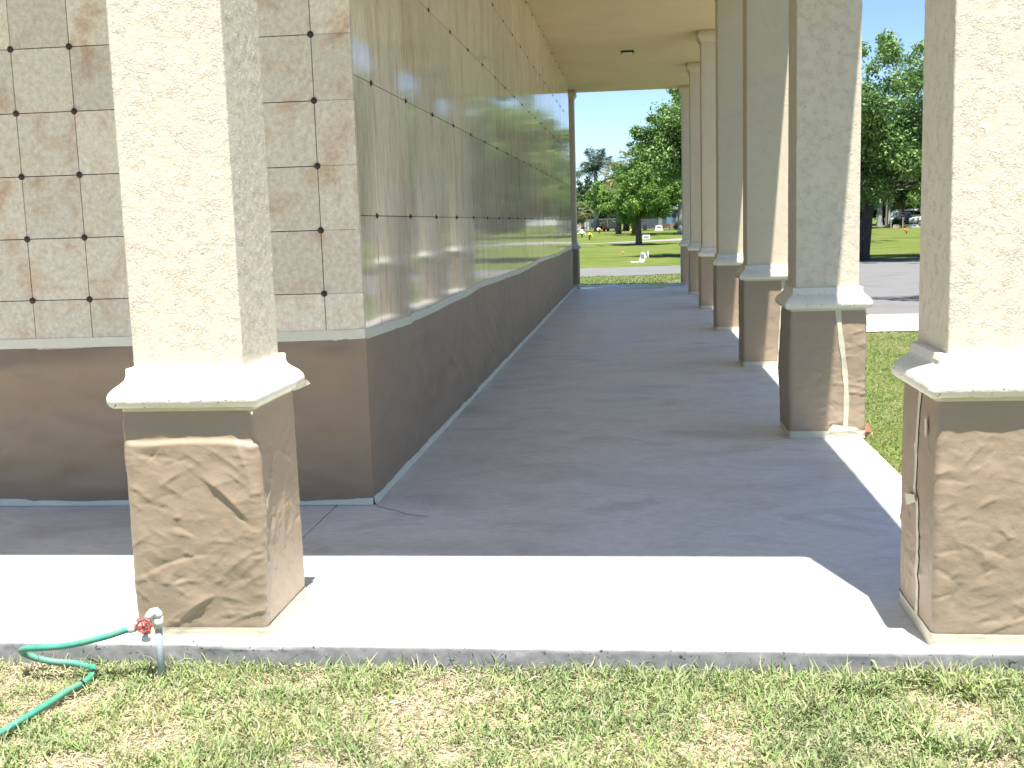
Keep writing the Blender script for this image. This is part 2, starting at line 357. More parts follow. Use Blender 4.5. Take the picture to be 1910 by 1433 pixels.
# side: crypt panels, two joints per course, corner strip first
p_, q_ = .9806, .4168; s0, t_ = 1.598, .745
zs_ = [.03, s0-t_, s0, s0+t_, s0+2*t_, s0+3*t_-.003, H-.003]
ys_ = [.031]+[q_+i*p_ for i in range(20)]+[19.995]
mb = MB()
for k in range(len(ys_)-1):
    for j in range(len(zs_)-1):
        z0, z1 = zs_[j]+gp, zs_[j+1]-gp
        y0, y1 = ys_[k]+.0012, ys_[k+1]-.0012
        o1, o2 = R.uniform(-.0012, .0012), R.uniform(-.0012, .0012); o3 = R.uniform(-.001, .001)
        V = [(-.03, y0, z0), (-.03, y1, z0), (-.03, y1, z1), (-.03, y0, z1),
             (-.001+o1, y0, z0), (-.001+o2, y1, z0), (-.001+o2+o3, y1, z1), (-.001+o1+o3, y0, z1)]
        mb.add(V, [(4, 5, 6, 7), (0, 4, 7, 3), (1, 2, 6, 5), (3, 7, 6, 2), (0, 1, 5, 4)], R.random())
mb.build('crypt_front', STONE_S, bld, tone=True)
rp = [(.0172, 0), (.0175, .003), (.0145, .0065), (.0075, .008), (.0065, .0095), (.0035, .011), (.001, .0115)]
ros_f = MB().lathe([(r, -h) for r, h in rp][::1], n=20, axis='y')
ros_s = MB().lathe([(r*.92, h) for r, h in rp], n=16, axis='x')
def rosette(master, loc):
    if master[0] is None:
        o = master[1].build('rosette', BRONZE, bld, smooth=False); master[0] = o
    else:
        o = master[0].copy(); COL.objects.link(o); o.parent = bld
    o.location = loc
mf = [None, ros_f]; ms = [None, ros_s]
for i in (0, 1, 4, 5):
    for j in range(5): rosette(mf, (-e_-i*a_, -.002, r0+j*u))
for row, (z, i0, i1) in enumerate([(s0, 0, 18), (s0+t_, 0, 18), (s0+2*t_, 2, 18), (s0+3*t_, 6, 19), (H-.045, 9, 19)]):
    for i in range(i0, i1): rosette(ms, (.0005, q_+i*p_, z))

cl = empty('ceiling_light', (1.36, 15.6, H), label='small recessed dark-rimmed ceiling light set in the tan porch ceiling', cat='light fixture')
MB().box(-.12, .12, -.12, .12, -.03, -.001, bev=.008).build('frame', BLK, cl)
MB().box(-.085, .085, -.085, .085, -.036, -.0305, bev=.002).build('lens', LENS, cl)

# ------------------------------------------------------------------ square section helper
def perim(w, r, ds):
    pts = []; h = w/2
    n = max(2, int(round((w-2*r)/ds)))
    k = 4
    for side in range(4):
        for i in range(n+1):
            s = -h+r+(w-2*r)*i/n; pts.append((side, s, None))
        for i in range(1, k):
            pts.append((side, None, i/k))
    out = []
    for side, s, c in pts:
        if c is None: x, y, nx, ny = s, -h, 0, -1
        else:
            a = c*math.pi/2; cx, cy = h-r, -h+r
            x, y = cx+r*math.sin(a), cy-r*math.cos(a); nx, ny = math.sin(a), -math.cos(a)
        for _ in range(side): x, y = -y, x; nx, ny = -ny, nx
        out.append((x, y, nx, ny))
    return np.array(out)
def sq_tube(name, w, z0, z1, ds, dz, r, m, parent, disp=None, smooth=True, closed_top=False):
    Q = perim(w, r, ds); nz = max(1, int(round((z1-z0)/dz))); zs = np.linspace(z0, z1, nz+1); n = len(Q)
    P = np.array([(q[0], q[1], z) for z in zs for q in Q]); Nn = np.array([(q[2], q[3], 0) for z in zs for q in Q])
    if disp is not None: P = P+Nn*disp(P, Nn)[:, None]
    F = [(i*n+j, i*n+(j+1) % n, (i+1)*n+(j+1) % n, (i+1)*n+j) for i in range(nz) for j in range(n)]
    return mesh_obj(name, P, F, m, parent, smooth)
def sq_loft(name, prof, r, m, parent, wob=0, seed=0):   # prof: (half width, z)
    V = []; F = []; n = None
    for h_, z in prof:
        Q = perim(2*h_, r, .03 if wob else .2)
        if n is None: n = len(Q); ref = Q
        Q2 = perim(2*h_, r, (2*h_-2*r)/max(2, int(round((2*prof[0][0]-2*r)/(.03 if wob else .2)))))
        n = len(Q2); V += [(q[0], q[1], z) for q in Q2]
    V = np.array(V)
    if wob: V[:, :2] += (vnoise(V*25, seed)-.5)[:, None]*wob*np.sign(V[:, :2]); V[:, 2] += (vnoise(V*18, seed+1)-.5)*wob*.6
    k = len(prof)
    for i in range(k-1):
        for j in range(n): F.append((i*n+j, i*n+(j+1) % n, (i+1)*n+(j+1) % n, (i+1)*n+j))
    F.append(tuple(range(n))[::-1]); F.append(tuple((k-1)*n+j for j in range(n)))
    return mesh_obj(name, V, F, m, parent, True)

W = .4919; HW = W/2; SH = HW-.0352
ZP = .895
base_prof = [(HW-.01, ZP), (HW+.030, ZP+.002), (HW+.040, ZP+.010), (HW+.046, ZP+.024), (HW+.046, ZP+.040), (HW+.040, ZP+.055), (HW+.030, ZP+.068),
             (HW+.018, ZP+.079), (HW+.004, ZP+.090), (HW-.006, ZP+.101), (HW-.010, ZP+.112), (HW-.010, ZP+.116), (HW-.0115, ZP+.118), (HW-.0115, ZP+.140), (HW-.014, ZP+.143), (SH-.005, ZP+.145)]
cap_prof = [(SH-.005, 4.43), (SH+.010, 4.435), (SH+.014, 4.452), (SH+.030, 4.475), (SH+.047, 4.498), (SH+.055, 4.525), (SH+.055, 4.55), (SH+.048, 4.57), (SH+.048, H-.002), (SH, H-.001)]
def column(loc, label, near, seed):
    t = empty('column', loc, label=label, cat='column', group='stucco columns of the covered walkway')
    MB().box(-HW+.012, HW-.012, -HW+.012, HW-.012, 0, ZP).build('pedestal', CAST, t)
    if near:
        def dd(P, Nn): return .0010*(vnoise(P*30+seed, 1)-.5)+.0016*(vnoise(P*110+seed, 2)-.5)
        sq_tube('shaft', 2*SH, ZP+.14, 4.45, .008, .010, .008, STUCCO, t, dd)
    else:
        sq_tube('shaft', 2*SH, ZP+.14, 4.45, .08, .6, .007, STUCCO_F, t)
    sq_loft('base_moulding', base_prof, .012, CAST, t, .004, seed)
    sq_loft('capital', cap_prof, .012, STUCCO_F, t)
    return t

# ------------------------------------------------------------------ brown paper wraps
def crease(P, seed, segs):
    return 0
def make_disp(seed, amp=1.0, bulge=None, ncr=60, extra_cr=()):
    off = seed*7.31; RR = random.Random(seed); CR = list(extra_cr)
    for fc in range(4):
        for i in range(ncr):
            ln = RR.uniform(.02, .085)*(2.0 if i < 9 else 1); w1 = RR.uniform(.004, .014)*(1.4 if i < 9 else 1)
            CR.append((fc, RR.uniform(-.25, .25), RR.uniform(.03, .74), RR.choice([-1, 1])*RR.uniform(.0, .75) if RR.random() < .8 else RR.uniform(-1.5, 1.5), ln, RR.choice([1, 1, -1])*w1*RR.uniform(.16, .32), w1, w1*RR.uniform(.18, .6)))
    def f(P, Nn=None):
        z = P[:, 2]
        calm = .3+.7*vnoise(P*np.array([5, 5, 4.])+off+5, seed+8)
        lo = vnoise(P*np.array([4, 4, 3.])+off, seed+3); lo2 = vnoise(P*np.array([11, 11, 15.])+off, seed+5)
        d = amp*(.0055*lo+.0030*lo2+calm*.0022*worley(P*np.array([22, 22, 32.])+off, seed+1))
        ax = np.abs(P[:, 0]) > np.abs(P[:, 1]); face = np.where(ax, np.where(P[:, 0] > 0, 1, 3), np.where(P[:, 1] > 0, 2, 0))
        uu = np.where(ax, P[:, 1], P[:, 0])
        for (fc, u0, z0, an, L2, am, w1, w2) in CR:
            k = np.nonzero(face == fc)[0]
            if not len(k): continue
            du = uu[k]-u0; dz = z[k]-z0; ca, sa = math.cos(an), math.sin(an)
            al = du*ca+dz*sa+0; pe = -du*sa+dz*ca+.12*al*al/L2
            win = np.clip(1-(al/L2)**2, 0, 1)**1.5
            d[k] += amp*am*win*np.exp(-np.abs(pe)/np.where(pe > 0, w1, w2))
        top = np.clip((ZP-z)/.09, 0, 1); bot = np.clip((z-.0)/.07, 0, 1)
        d = d*(top*top*(3-2*top))*(.15+.85*bot)
        if bulge: d = d+bulge(P)
        return d+.004
    return f
def strip_on(name, parent, side, s_fn, z0, z1, width, off, dispf, m, n=40):
    """a strip of tape down one face of a wrap: side 0 front, 1 right, 2 back, 3 left; s = position along the face"""
    V = []; F = []
    for i in range(n+1):
        z = z0+(z1-z0)*i/n; c = s_fn(z)
        for k in (-.5, 0, .5):
            s = c+k*width*(1+.12*math.sin(z*31)); x, y, nx, ny = s, -HW, 0, -1
            for _ in range(side): x, y = -y, x; nx, ny = -ny, nx
            P = np.array([(x, y, z)]); d = float(dispf(P)[0])+off
            V.append((x+nx*d, y+ny*d, z))
    for i in range(n):
        for k in range(2): F.append((i*3+k, i*3+k+1, (i+1)*3+k+1, (i+1)*3+k))
    return mesh_obj(name, V, F, m, parent, True)
def wrap(loc, label, seed, ds=.012, amp=1.0, bulge=None, seam=None, extra=None, ncr=110, extra_cr=()):
    t = empty('paper_wrap', loc, label=label, cat='paper wrap', group='brown paper wraps around the column pedestals')
    f = make_disp(seed, amp, bulge, ncr, extra_cr)
    sq_tube('paper', W, .012, ZP+.004, ds, ds, .012, KRAFT, t, f)
    def ft(P, Nn): return np.maximum(f(P), 0)+.0025+.0022*ridge(P*np.array([3, 3, 70.]), seed+9)+.004*np.clip((.012-P[:, 2])/.012, 0, 1)
    sq_tube('tape', W, .001, .054, ds, .006, .012, TAPE_P, t, ft)
    def fu(P, Nn): return f(P)+.003
    sq_tube('tape', W, ZP-.014, ZP+.004, ds, .006, .012, TAPE_P, t, fu)
    if seam: strip_on('seam_tape', t, seam[0], seam[1], .04, seam[2] if len(seam) > 2 else .89, .034, .004, f, TAPE_P)
    if extra: extra(t, f)
    return t
X1, Y1, S_ = 2.5119, -2.0886, 3.9135
XL = .0744
DX = [-.006, .010, .048, .036, .038, .030, .020]
colpos = [(X1+HW+DX[i], Y1+HW+i*S_, 0) for i in range(7)]
names = ['nearest right-hand stucco column, cut off by the right edge, lit front face and cream moulding',
         'second stucco column in the right-hand row, with a diagonal sunlit strip on its right side',
         'third stucco column in the right-hand row, thin sliver of sun down its right edge',
         'fourth stucco column in the right-hand row, fully in shade',
         'fifth stucco column in the right-hand row, its flared capital showing under the ceiling',
         'sixth stucco column in the right-hand row, last but one before the open end',
         'seventh and farthest stucco column of the right-hand row, beside the sky opening']
wn_ = ['brown paper wrapped round the nearest right-hand pedestal, with a torn tape seam',
       'brown paper round the second right-hand pedestal, with a long tape seam and scrap',
       'brown paper round the third right-hand pedestal, tape seam near its right edge',
       'brown paper wrapped round the fourth right-hand pedestal, all in shade',
       'reddish brown paper wrapped round the fifth right-hand pedestal from the front',
       'brown paper wrapped round the sixth right-hand pedestal, last but one in the row',
       'dark brown paper wrapped round the farthest right-hand pedestal beside the grass opening']
cl_ = column((XL-HW, Y1+HW, 0), 'big near left stucco column standing in front of the tiled wall, above the standpipe', True, 11)
for i, c in enumerate(colpos):
    column(c, names[i], i < 2, 20+i)
column((XL-HW, Y1+HW+6*S_, 0), 'far stucco column at the end of the polished side wall, in shade', False, 33)

def ss_(a, b, v):
    t = np.clip((v-a)/(b-a), 0, 1); return t*t*(3-2*t)
def bulge_left(P):   # loose sheet under a tight top band, a hanging fold at the right front corner
    x, y, z = P[:, 0], P[:, 1], P[:, 2]
    front = ss_(-HW+.03, -HW, y) if False else (y < -HW+.02).astype(float)
    edge = .775-.10*(x+HW)*0+.012*np.sin(x*9)-.03*np.clip((x+.05)/.3, 0, 1)
    b = .013*ss_(edge+.012, edge-.010, z)*ss_(.25, .6, z+.2)*ss_(-HW-.005, -HW+.03, x)
    # flap
    dx = np.clip((x-(.02+(.66-z)*.9))/.05, 0, 1)*((z > .44) & (z < .73))
    fl = .011*dx*ss_(.44, .60, z)
    side = (x > HW-.02).astype(float)
    fs = .010*side*ss_(-HW+.16, -HW+.02, y)*((z > .44) & (z < .78))*ss_(.44, .56, z)
    return front*b
def scraps_left(t, f):   # torn tape ends sticking out under the moulding corners
    h = HW+.012
    MB().add([(h-.11, -h-.012, .897), (h+.008, -h-.022, .893), (h+.002, -h-.026, .868), (h-.012, -h-.018, .884), (h-.06, -h-.014, .886)], [(0, 4, 3, 2, 1)]).build('tape_scrap', TAPE_P, t)
    MB().add([(h+.03, h-.10, .915), (h+.052, h-.01, .925), (h+.064, h+.004, .905), (h+.036, h-.02, .893), (h+.018, h-.09, .889)], [(0, 1, 2, 3, 4)]).build('tape_scrap', TAPE_P, t)
wrap((XL-HW, Y1+HW, 0), 'crumpled sunlit brown paper round the near left pedestal behind the red tap', 5, .0065, 1.0, bulge_left, (3, lambda z: .05+.01*math.sin(z*6)), scraps_left, 130,
     [(0, .135, .56, -.78, .15, .011, .045, .006), (0, .21, .70, -1.25, .16, .006, .008, .03), (1, -.19, .50, .9, .10, .012, .03, .008), (1, -.12, .60, 1.1, .16, .007, .012, .02), (1, .02, .45, 1.35, .22, .006, .02, .01), (0, -.02, .13, .62, .12, .012, .05, .008), (0, -.05, .80, -.08, .30, .004, .02, .02)])
def ext0(t, f):
    # loose cross piece of tape and a scrap near the top of the left face
    def at(s, z, o):
        P = np.array([(-HW, s, z)]); d = float(f(P)[0])+o; return (-HW-d, s, z)
    pts = [(-.12, .47), (.02, .50), (.035, .475), (-.10, .43)]
    MB().add([at(-s, z, .012+.02*abs(s)) for s, z in pts], [(0, 1, 2, 3)]).build('tape_scrap', TAPE_P, t)
    pts = [(.135, .80), (.165, .81), (.172, .77), (.158, .735), (.137, .75)]
    MB().add([at(-s, z, .010) for s, z in pts], [(0, 1, 2, 3, 4)]).build('tape_scrap', TAPE_P, t)
wrap(colpos[0], wn_[0], 12, .0065, 1.0, None, (3, lambda z: .015+.018*math.sin(z*9)+(.02 if z < .5 else -.01)), ext0)
def ext1(t, f):
    def at(s, z, o):
        P = np.array([(s, -HW, z)]); d = float(f(P)[0])+o; return (s, -HW-d, z)
    MB().add([at(s, z, .011) for s, z in [(0.0, .058), (.035, .10), (.12, .088), (.19, .082), (.215, .06), (.12, .052), (.05, .05)]], [(0, 1, 2, 3, 4, 5, 6)]).build('tape_scrap', TAPE_P, t)
wrap(colpos[1], wn_[1], 3, .009, 1.3, lambda P: .02*np.exp(-((P[:, 2]-.42)/.2)**2)*ss_(.05, -.2, P[:, 0]), (0, lambda z: .105+.02*math.sin(z*5)-.035*(z-.3), .885), ext1)
wrap(colpos[2], wn_[2], 8, .02, 1.2, None, (0, lambda z: .125+.05*(z-.4)), None, 30)
for i in range(3, 7):
    wrap(colpos[i], wn_[i], 14+i, .03, 1.3, ncr=16)
wrap((XL-HW, Y1+HW+6*S_, 0), 'dark brown paper wrapped round the far pedestal at the end of the side wall', 31, .03, 1.0, ncr=12)

# ------------------------------------------------------------------ paper on the walls
def wall_cover(name, label, along0, along1, put, seed, zt, amp):
    t = empty(name, (0, 0, 0), label=label, cat='masking paper', group='brown masking paper along the mausoleum walls')
    na = int((along1-along0)/.03); nz = 30
    A = np.linspace(along0, along1, na+1); V = []
    D = []
    P = np.array([(a, 0, z) for z in np.linspace(0, 1, nz+1) for a in A])
    topz = np.array([zt(a) for a in A]); Z = P[:, 2]*np.tile(topz, nz+1)+.012*(1-P[:, 2])
    Q = np.stack([P[:, 0]*1.3-Z*1.6, P[:, 0]*.15, Z*3.2], 1)
    Q2 = np.stack([P[:, 0]*2.2-Z*2.5, P[:, 0]*0, Z*6+P[:, 0]*2], 1)
    ed = np.clip(P[:, 2]/.12, 0, 1)*np.clip((1-P[:, 2])/.1, 0, 1)*np.clip(np.abs(P[:, 0])/.12-.05, 0, 1)
    d = .004+amp*ed*(.022*vnoise(Q, seed)**2+.010*ridge(Q2, seed+1)**3+.006*vnoise(Q*4, seed+2))
    V = [put(a, dd, z) for a, dd, z in zip(P[:, 0], d, Z)]
    n = na+1; F = [(i*n+j, i*n+j+1, (i+1)*n+j+1, (i+1)*n+j) for i in range(nz) for j in range(na)]
    mesh_obj('paper', V, F, KRAFT_W, t, True)
    # top tape in straight overlapping lengths
    r = random.Random(seed); a = along0; mb = MB(); k = 0
    while a < along1-.02:
        b = min(along1, a+r.uniform(.45, 1.3)); za, zb = zt(a)+r.uniform(-.006, .006), zt(b)+r.uniform(-.006, .006)
        h = .052; o = .0062+.0012*(k % 2); V = []; F = []; m_ = max(2, int((b-a)/.06))
        for i in range(m_+1):
            s = i/m_; x = a+(b+.015-a)*s if b < along1 else a+(b-a)*s; zb_ = za+(zb-za)*s
            V += [put(x, o+.002, zb_-.012), put(x, o, zb_+.006), put(x, o-.003, zb_+h-.010)]
        for i in range(m_): F += [(i*3, i*3+3, i*3+4, i*3+1), (i*3+1, i*3+4, i*3+5, i*3+2)]
        mb.add(V, F); a = b; k += 1
    mb.build('tape', TAPE, t)
    mb = MB(); V = []; F = []; n2 = int((along1-along0)/.08)
    for i in range(n2+1):
        x = along0+(along1-along0)*i/n2; wz = .042+.004*math.sin(x*7+seed)+.002*math.sin(x*23)
        V += [put(x, .008, wz), put(x, .011, .014), put(x, .021+.002*math.sin(x*11), .0025)]
    for i in range(n2): F += [(i*3, i*3+3, i*3+4, i*3+1), (i*3+1, i*3+4, i*3+5, i*3+2)]
    mb.add(V, F).build('tape', TAPE, t)
    return t
def zt_side(y): return .94-.012*math.sin(y*.9+.4)+.006*math.sin(y*3.1)-.02*max(0, 1-abs(y-3)/3)*.6
def zt_front(a): return .945-.035*max(0, min(1, (-a-.2)/1.3))+.008*math.sin(a*4)+(.015 if a < -1.9 else 0)
wall_cover('wall_paper', 'brown masking paper taped along the foot of the long polished side wall', -.005, 19.98, lambda a, d, z: (d, a, z), 2, zt_side, 1.3)
wall_cover('wall_paper', 'brown masking paper taped along the foot of the tiled front wall', -5, 0.004, lambda a, d, z: (a, -d-.001, z), 6, zt_front, 2.8)

# ------------------------------------------------------------------ standpipe, tap and hose
sp = empty('standpipe', (-.272, -2.254, -.1), label='grey plastic standpipe with white elbow and red wheel tap in the grass', cat='water tap')
L = lambda x, y, z: (x+.272, y+2.254, z+.1)
MB().tube([L(-.272, -2.254, -.13), L(-.270, -2.252, .02), L(-.268, -2.254, .125)], .0135, 16).build('pipe', PVC, sp, True)
el = MB(); el.tube([L(-.268, -2.254, .108), L(-.268, -2.254, .150)], .0175, 16)
el.tube([L(-.268, -2.254, .145), L(-.2685, -2.255, .160), L(-.274, -2.258, .170), L(-.283, -2.262, .168), L(-.292, -2.266, .158), L(-.300, -2.270, .145)], [.0175, .0175, .0172, .017, .0165, .016], 16)
el.build('elbow', PVCW, sp, True)
vb = MB(); vb.tube([L(-.298, -2.270, .148), L(-.304, -2.275, .120), L(-.306, -2.278, .085)], [.014, .016, .0135], 14)
vb.tube([L(-.304, -2.276, .130), L(-.298, -2.305, .135)], .007, 10)
vb.tube([L(-.304, -2.276, .126), L(-.330, -2.285, .124), L(-.348, -2.292, .118)], [.012, .013, .015], 14)
va = vb.build('valve', BRASS, sp, True)
MB().tube([L(-.307, -2.277, .094), L(-.309, -2.278, .066)], [.016, .0165], 14).build('outlet', PVCW, sp, True)
hw = MB(); c = Vector(L(-.297, -2.312, .136)); ax = Vector((.12, -1, .12)).normalized(); a1 = Vector((1, .12, 0)).normalized(); b1 = ax.cross(a1).normalized()
ring = []
for i in range(33):
    th = 2*math.pi*i/32; rr = .0235+.0028*math.cos(th*8); ring.append(c+(a1*math.cos(th)+b1*math.sin(th))*rr)
hw.tube(ring, .0045, 8, caps=False)
for i in range(4):
    th = math.pi/4+math.pi/2*i; hw.tube([c, c+(a1*math.cos(th)+b1*math.sin(th))*.023], .0035, 6)
hw.tube([c-ax*.006, c+ax*.006], .007, 10)
hwo = hw.build('wheel', REDP, va, True)
def spline(P, n=10):
    P = [Vector(p) for p in P]; P = [P[0]*2-P[1]]+P+[P[-1]*2-P[-2]]; out = []
    for i in range(1, len(P)-2):
        for k in range(n):
            t = k/n; a, b, c_, d = P[i-1], P[i], P[i+1], P[i+2]
            out.append(.5*((2*b)+(-a+c_)*t+(2*a-5*b+4*c_-d)*t*t+(-a+3*b-3*c_+d)*t**3))
    out.append(P[-2]); return out
hp = [(-.346, -2.291, .119), (-.38, -2.30, .112), (-.44, -2.31, .094), (-.52, -2.318, .076), (-.601, -2.32, .060), (-.69, -2.315, .050), (-.757, -2.30, .040), (-.797, -2.27, .018), (-.79, -2.235, -.014),
      (-.72, -2.215, -.042), (-.64, -2.205, -.052), (-.575, -2.215, -.060), (-.535, -2.25, -.055), (-.515, -2.31, -.060), (-.52, -2.38, -.060), (-.53, -2.45, -.055), (-.545, -2.56, -.055), (-.565, -2.68, -.055), (-.59, -2.80, -.055), (-.625, -2.93, -.055), (-.70, -3.15, -.055), (-.85, -3.45, -.055), (-1.1, -3.7, -.055)]
hs = MB().tube(spline(hp, 8), .0122, 14).build('garden_hose', HOSE, None, True, label='green garden hose looping from the red wheel tap into the grass at the lower left', cat='hose')
MB().tube([(-.343, -2.289, .1195), (-.352, -2.292, .118), (-.364, -2.296, .116)], .0165, 14).build('coupling', PVCW, hs, True)
MB().tube([(-.5185, -2.372, -.060), (-.520, -2.383, -.060)], .0132, 14).build('band', RUB, hs, True)

# pink leaf standing at the slab edge by the second column
V = [(0, 0, 0), (.03, .01, .02), (.055, .012, .055), (.045, .01, .10), (.03, 0, .125), (.008, -.004, .08), (-.01, 0, .04), (.02, -.012, .06)]
lf = mesh_obj('leaf', V, [(0, 1, 7), (1, 2, 7), (2, 3, 7), (3, 4, 7), (4, 5, 7), (5, 6, 7), (6, 0, 7)], PINKL)
lf.location = (3.03, 1.93, -.035); sol = lf.modifiers.new('s', 'SOLIDIFY'); sol.thickness = .0015
tag(lf, 'pink fallen leaf standing in the grass against the second right-hand column', 'leaf')

# ------------------------------------------------------------------ grass
def grass(name, x0, x1, y0, y1, n, ln, wd, seed, m, base=-.095, green=.5, patch=1.6, label=None, keep=None):
    r = np.random.default_rng(seed)
    x = r.uniform(x0, x1, n); y = r.uniform(y0, y1, n)
    if keep is not None:
        k = keep(x, y); x, y = x[k], y[k]; n = len(x)
    P0 = np.stack([x, y, np.zeros(n)], 1)
    dens = .55*vnoise(P0*patch, seed)+.30*vnoise(P0*patch*3.1, seed+1)+.15*vnoise(P0*patch*9, seed+2)
    g_ = (dens+r.normal(0, .15, n)) > (1-green)*.5+.25
    az = r.uniform(0, 2*np.pi, n)
    Ln = np.where(g_, r.uniform(.55, 1.3, n), r.uniform(.4, 1.0, n))*ln
    el = np.where(g_, r.uniform(.25, 1.15, n), r.uniform(-.05, .45, n))
    wd_ = wd*np.where(g_, r.uniform(.8, 1.3, n), r.uniform(.45, .9, n))
    d = np.stack([np.cos(az)*np.cos(el), np.sin(az)*np.cos(el), np.sin(el)], 1)
    tw = r.normal(0, .5, n)
    sdv = np.stack([-np.sin(az)*np.cos(tw), np.cos(az)*np.cos(tw), np.sin(tw)], 1)
    z0 = base+r.uniform(0, .018, n)*(ln/.05); P0[:, 2] = z0
    droop = np.stack([np.zeros(n), np.zeros(n), -Ln*r.uniform(.05, .4, n)*np.cos(el)], 1)
    mid = P0+d*(Ln*.55)[:, None]; tip = P0+d*Ln[:, None]+droop
    side_bend = sdv*(Ln*r.normal(0, .15, n))[:, None]; tip = tip+side_bend
    tip[:, 2] = np.maximum(tip[:, 2], base+.003)
    hwid = (sdv*(wd_/2)[:, None])
    V = np.empty((n, 5, 3)); V[:, 0] = P0-hwid*.8; V[:, 1] = P0+hwid*.8; V[:, 2] = mid-hwid; V[:, 3] = mid+hwid; V[:, 4] = tip
    me = bpy.data.meshes.new(name); me.vertices.add(n*5); me.vertices.foreach_set('co', V.reshape(-1).astype(np.float32))
    b = (np.arange(n)*5)[:, None]
    loops = np.concatenate([b+np.array([0, 1, 3, 2]), b+np.array([2, 3, 4])], 1).reshape(-1)
    me.loops.add(n*7); me.loops.foreach_set('vertex_index', loops.astype(np.int32))
    me.polygons.add(n*2); st = (np.arange(n)*7)[:, None]+np.array([0, 4])
    me.polygons.foreach_set('loop_start', st.reshape(-1).astype(np.int32))
    mixv = np.where(g_, r.uniform(0, .55, n), r.uniform(.75, 1.0, n))
    a = me.attributes.new('mixv', 'FLOAT', 'POINT'); a.data.foreach_set('value', np.repeat(mixv, 5).astype(np.float32))
    me.materials.append(m); me.update(calc_edges=True); me.validate()
    o = bpy.data.objects.new(name, me); COL.objects.link(o)
    tag(o, label, 'grass', kind='stuff'); return o
grass('grass', -1.6, 3.9, -3.35, -2.152, 125000, .052, .0048, 1, GRASSM, -.094, .54, 4.0, 'patchy green and straw-coloured lawn in front of the slab')
grass('grass', -1.6, 3.9, -2.30, -2.153, 1500, .085, .0050, 5, GRASSM, -.094, .8, 2.6, 'taller green blades along the broken slab edge')
grass('grass', 2.0, 3.2, -2.78, -2.18, 6500, .085, .0062, 9, GRASSM, -.092, 1.0, 3.0, 'dense green tufts in the lawn before the nearest right column',
      keep=lambda x, y: vnoise(np.stack([x*5, y*7, x*0], 1), 8) > .52-.25*(x-2.3))
grass('grass', -6, 6.5, -6.5, -3.35, 60000, .06, .007, 2, GRASSM, -.094, .55, 2.0, 'lawn in front of the building beyond the frame')
grass('grass', 3.9, 6.5, -3.35, -2.1, 9000, .05, .006, 3, GRASSM, -.094, .6, 2.0, 'lawn right of the walkway corner')
grass('grass', 3.012, 7.1, -2.1, 9.9, 85000, .055, .0065, 4, GRASSG, -.096, .62, 1.2, 'green lawn strip between the walkway and the driveway',
      keep=lambda x, y: (x < 5.6) | (vnoise(np.stack([x*40, y*40, x*0], 1), 2) > .6))
grass('grass', -1.2, 3.6, 21.98, 27.6, 30000, .075, .014, 6, GRASSG, -.1, .75, .8, 'sunlit green lawn beyond the open end of the walkway')

# ------------------------------------------------------------------ trees
def leaves(centers, radii, n, size, seed, flatten=.8):
    r = np.random.default_rng(seed); C = np.array(centers); Rr = np.array(radii)
    wts = Rr**2/np.sum(Rr**2); idx = r.choice(len(C), n, p=wts)
    v = r.normal(0, 1, (n, 3)); v /= np.linalg.norm(v, axis=1)[:, None]; rad = r.uniform(.25, 1.0, n)**.6*(1+.18*r.normal(0, 1, n))
    P = C[idx]+v*(rad*Rr[idx])[:, None]*np.array([1, 1, flatten])
    nrm = v*.6+r.normal(0, .6, (n, 3))+np.array([0, 0, .35]); nrm /= np.linalg.norm(nrm, axis=1)[:, None]
    t1 = np.cross(nrm, r.normal(0, 1, (n, 3))); t1 /= np.linalg.norm(t1, axis=1)[:, None]; t2 = np.cross(nrm, t1)
    s = (size*r.uniform(.6, 1.3, n))[:, None]
    V = np.empty((n, 4, 3)); V[:, 0] = P-t1*s; V[:, 1] = P-t2*s*.45; V[:, 2] = P+t1*s; V[:, 3] = P+t2*s*.45
    return V
def quad_mesh(name, V, m, parent):
    n = len(V); me = bpy.data.meshes.new(name); me.vertices.add(n*4); me.vertices.foreach_set('co', V.reshape(-1).astype(np.float32))
    me.loops.add(n*4); me.loops.foreach_set('vertex_index', np.arange(n*4, dtype=np.int32))
    me.polygons.add(n); me.polygons.foreach_set('loop_start', np.arange(0, n*4, 4, dtype=np.int32))
    me.materials.append(m); me.update(calc_edges=True)
    o = bpy.data.objects.new(name, me); COL.objects.link(o); o.parent = parent; return o
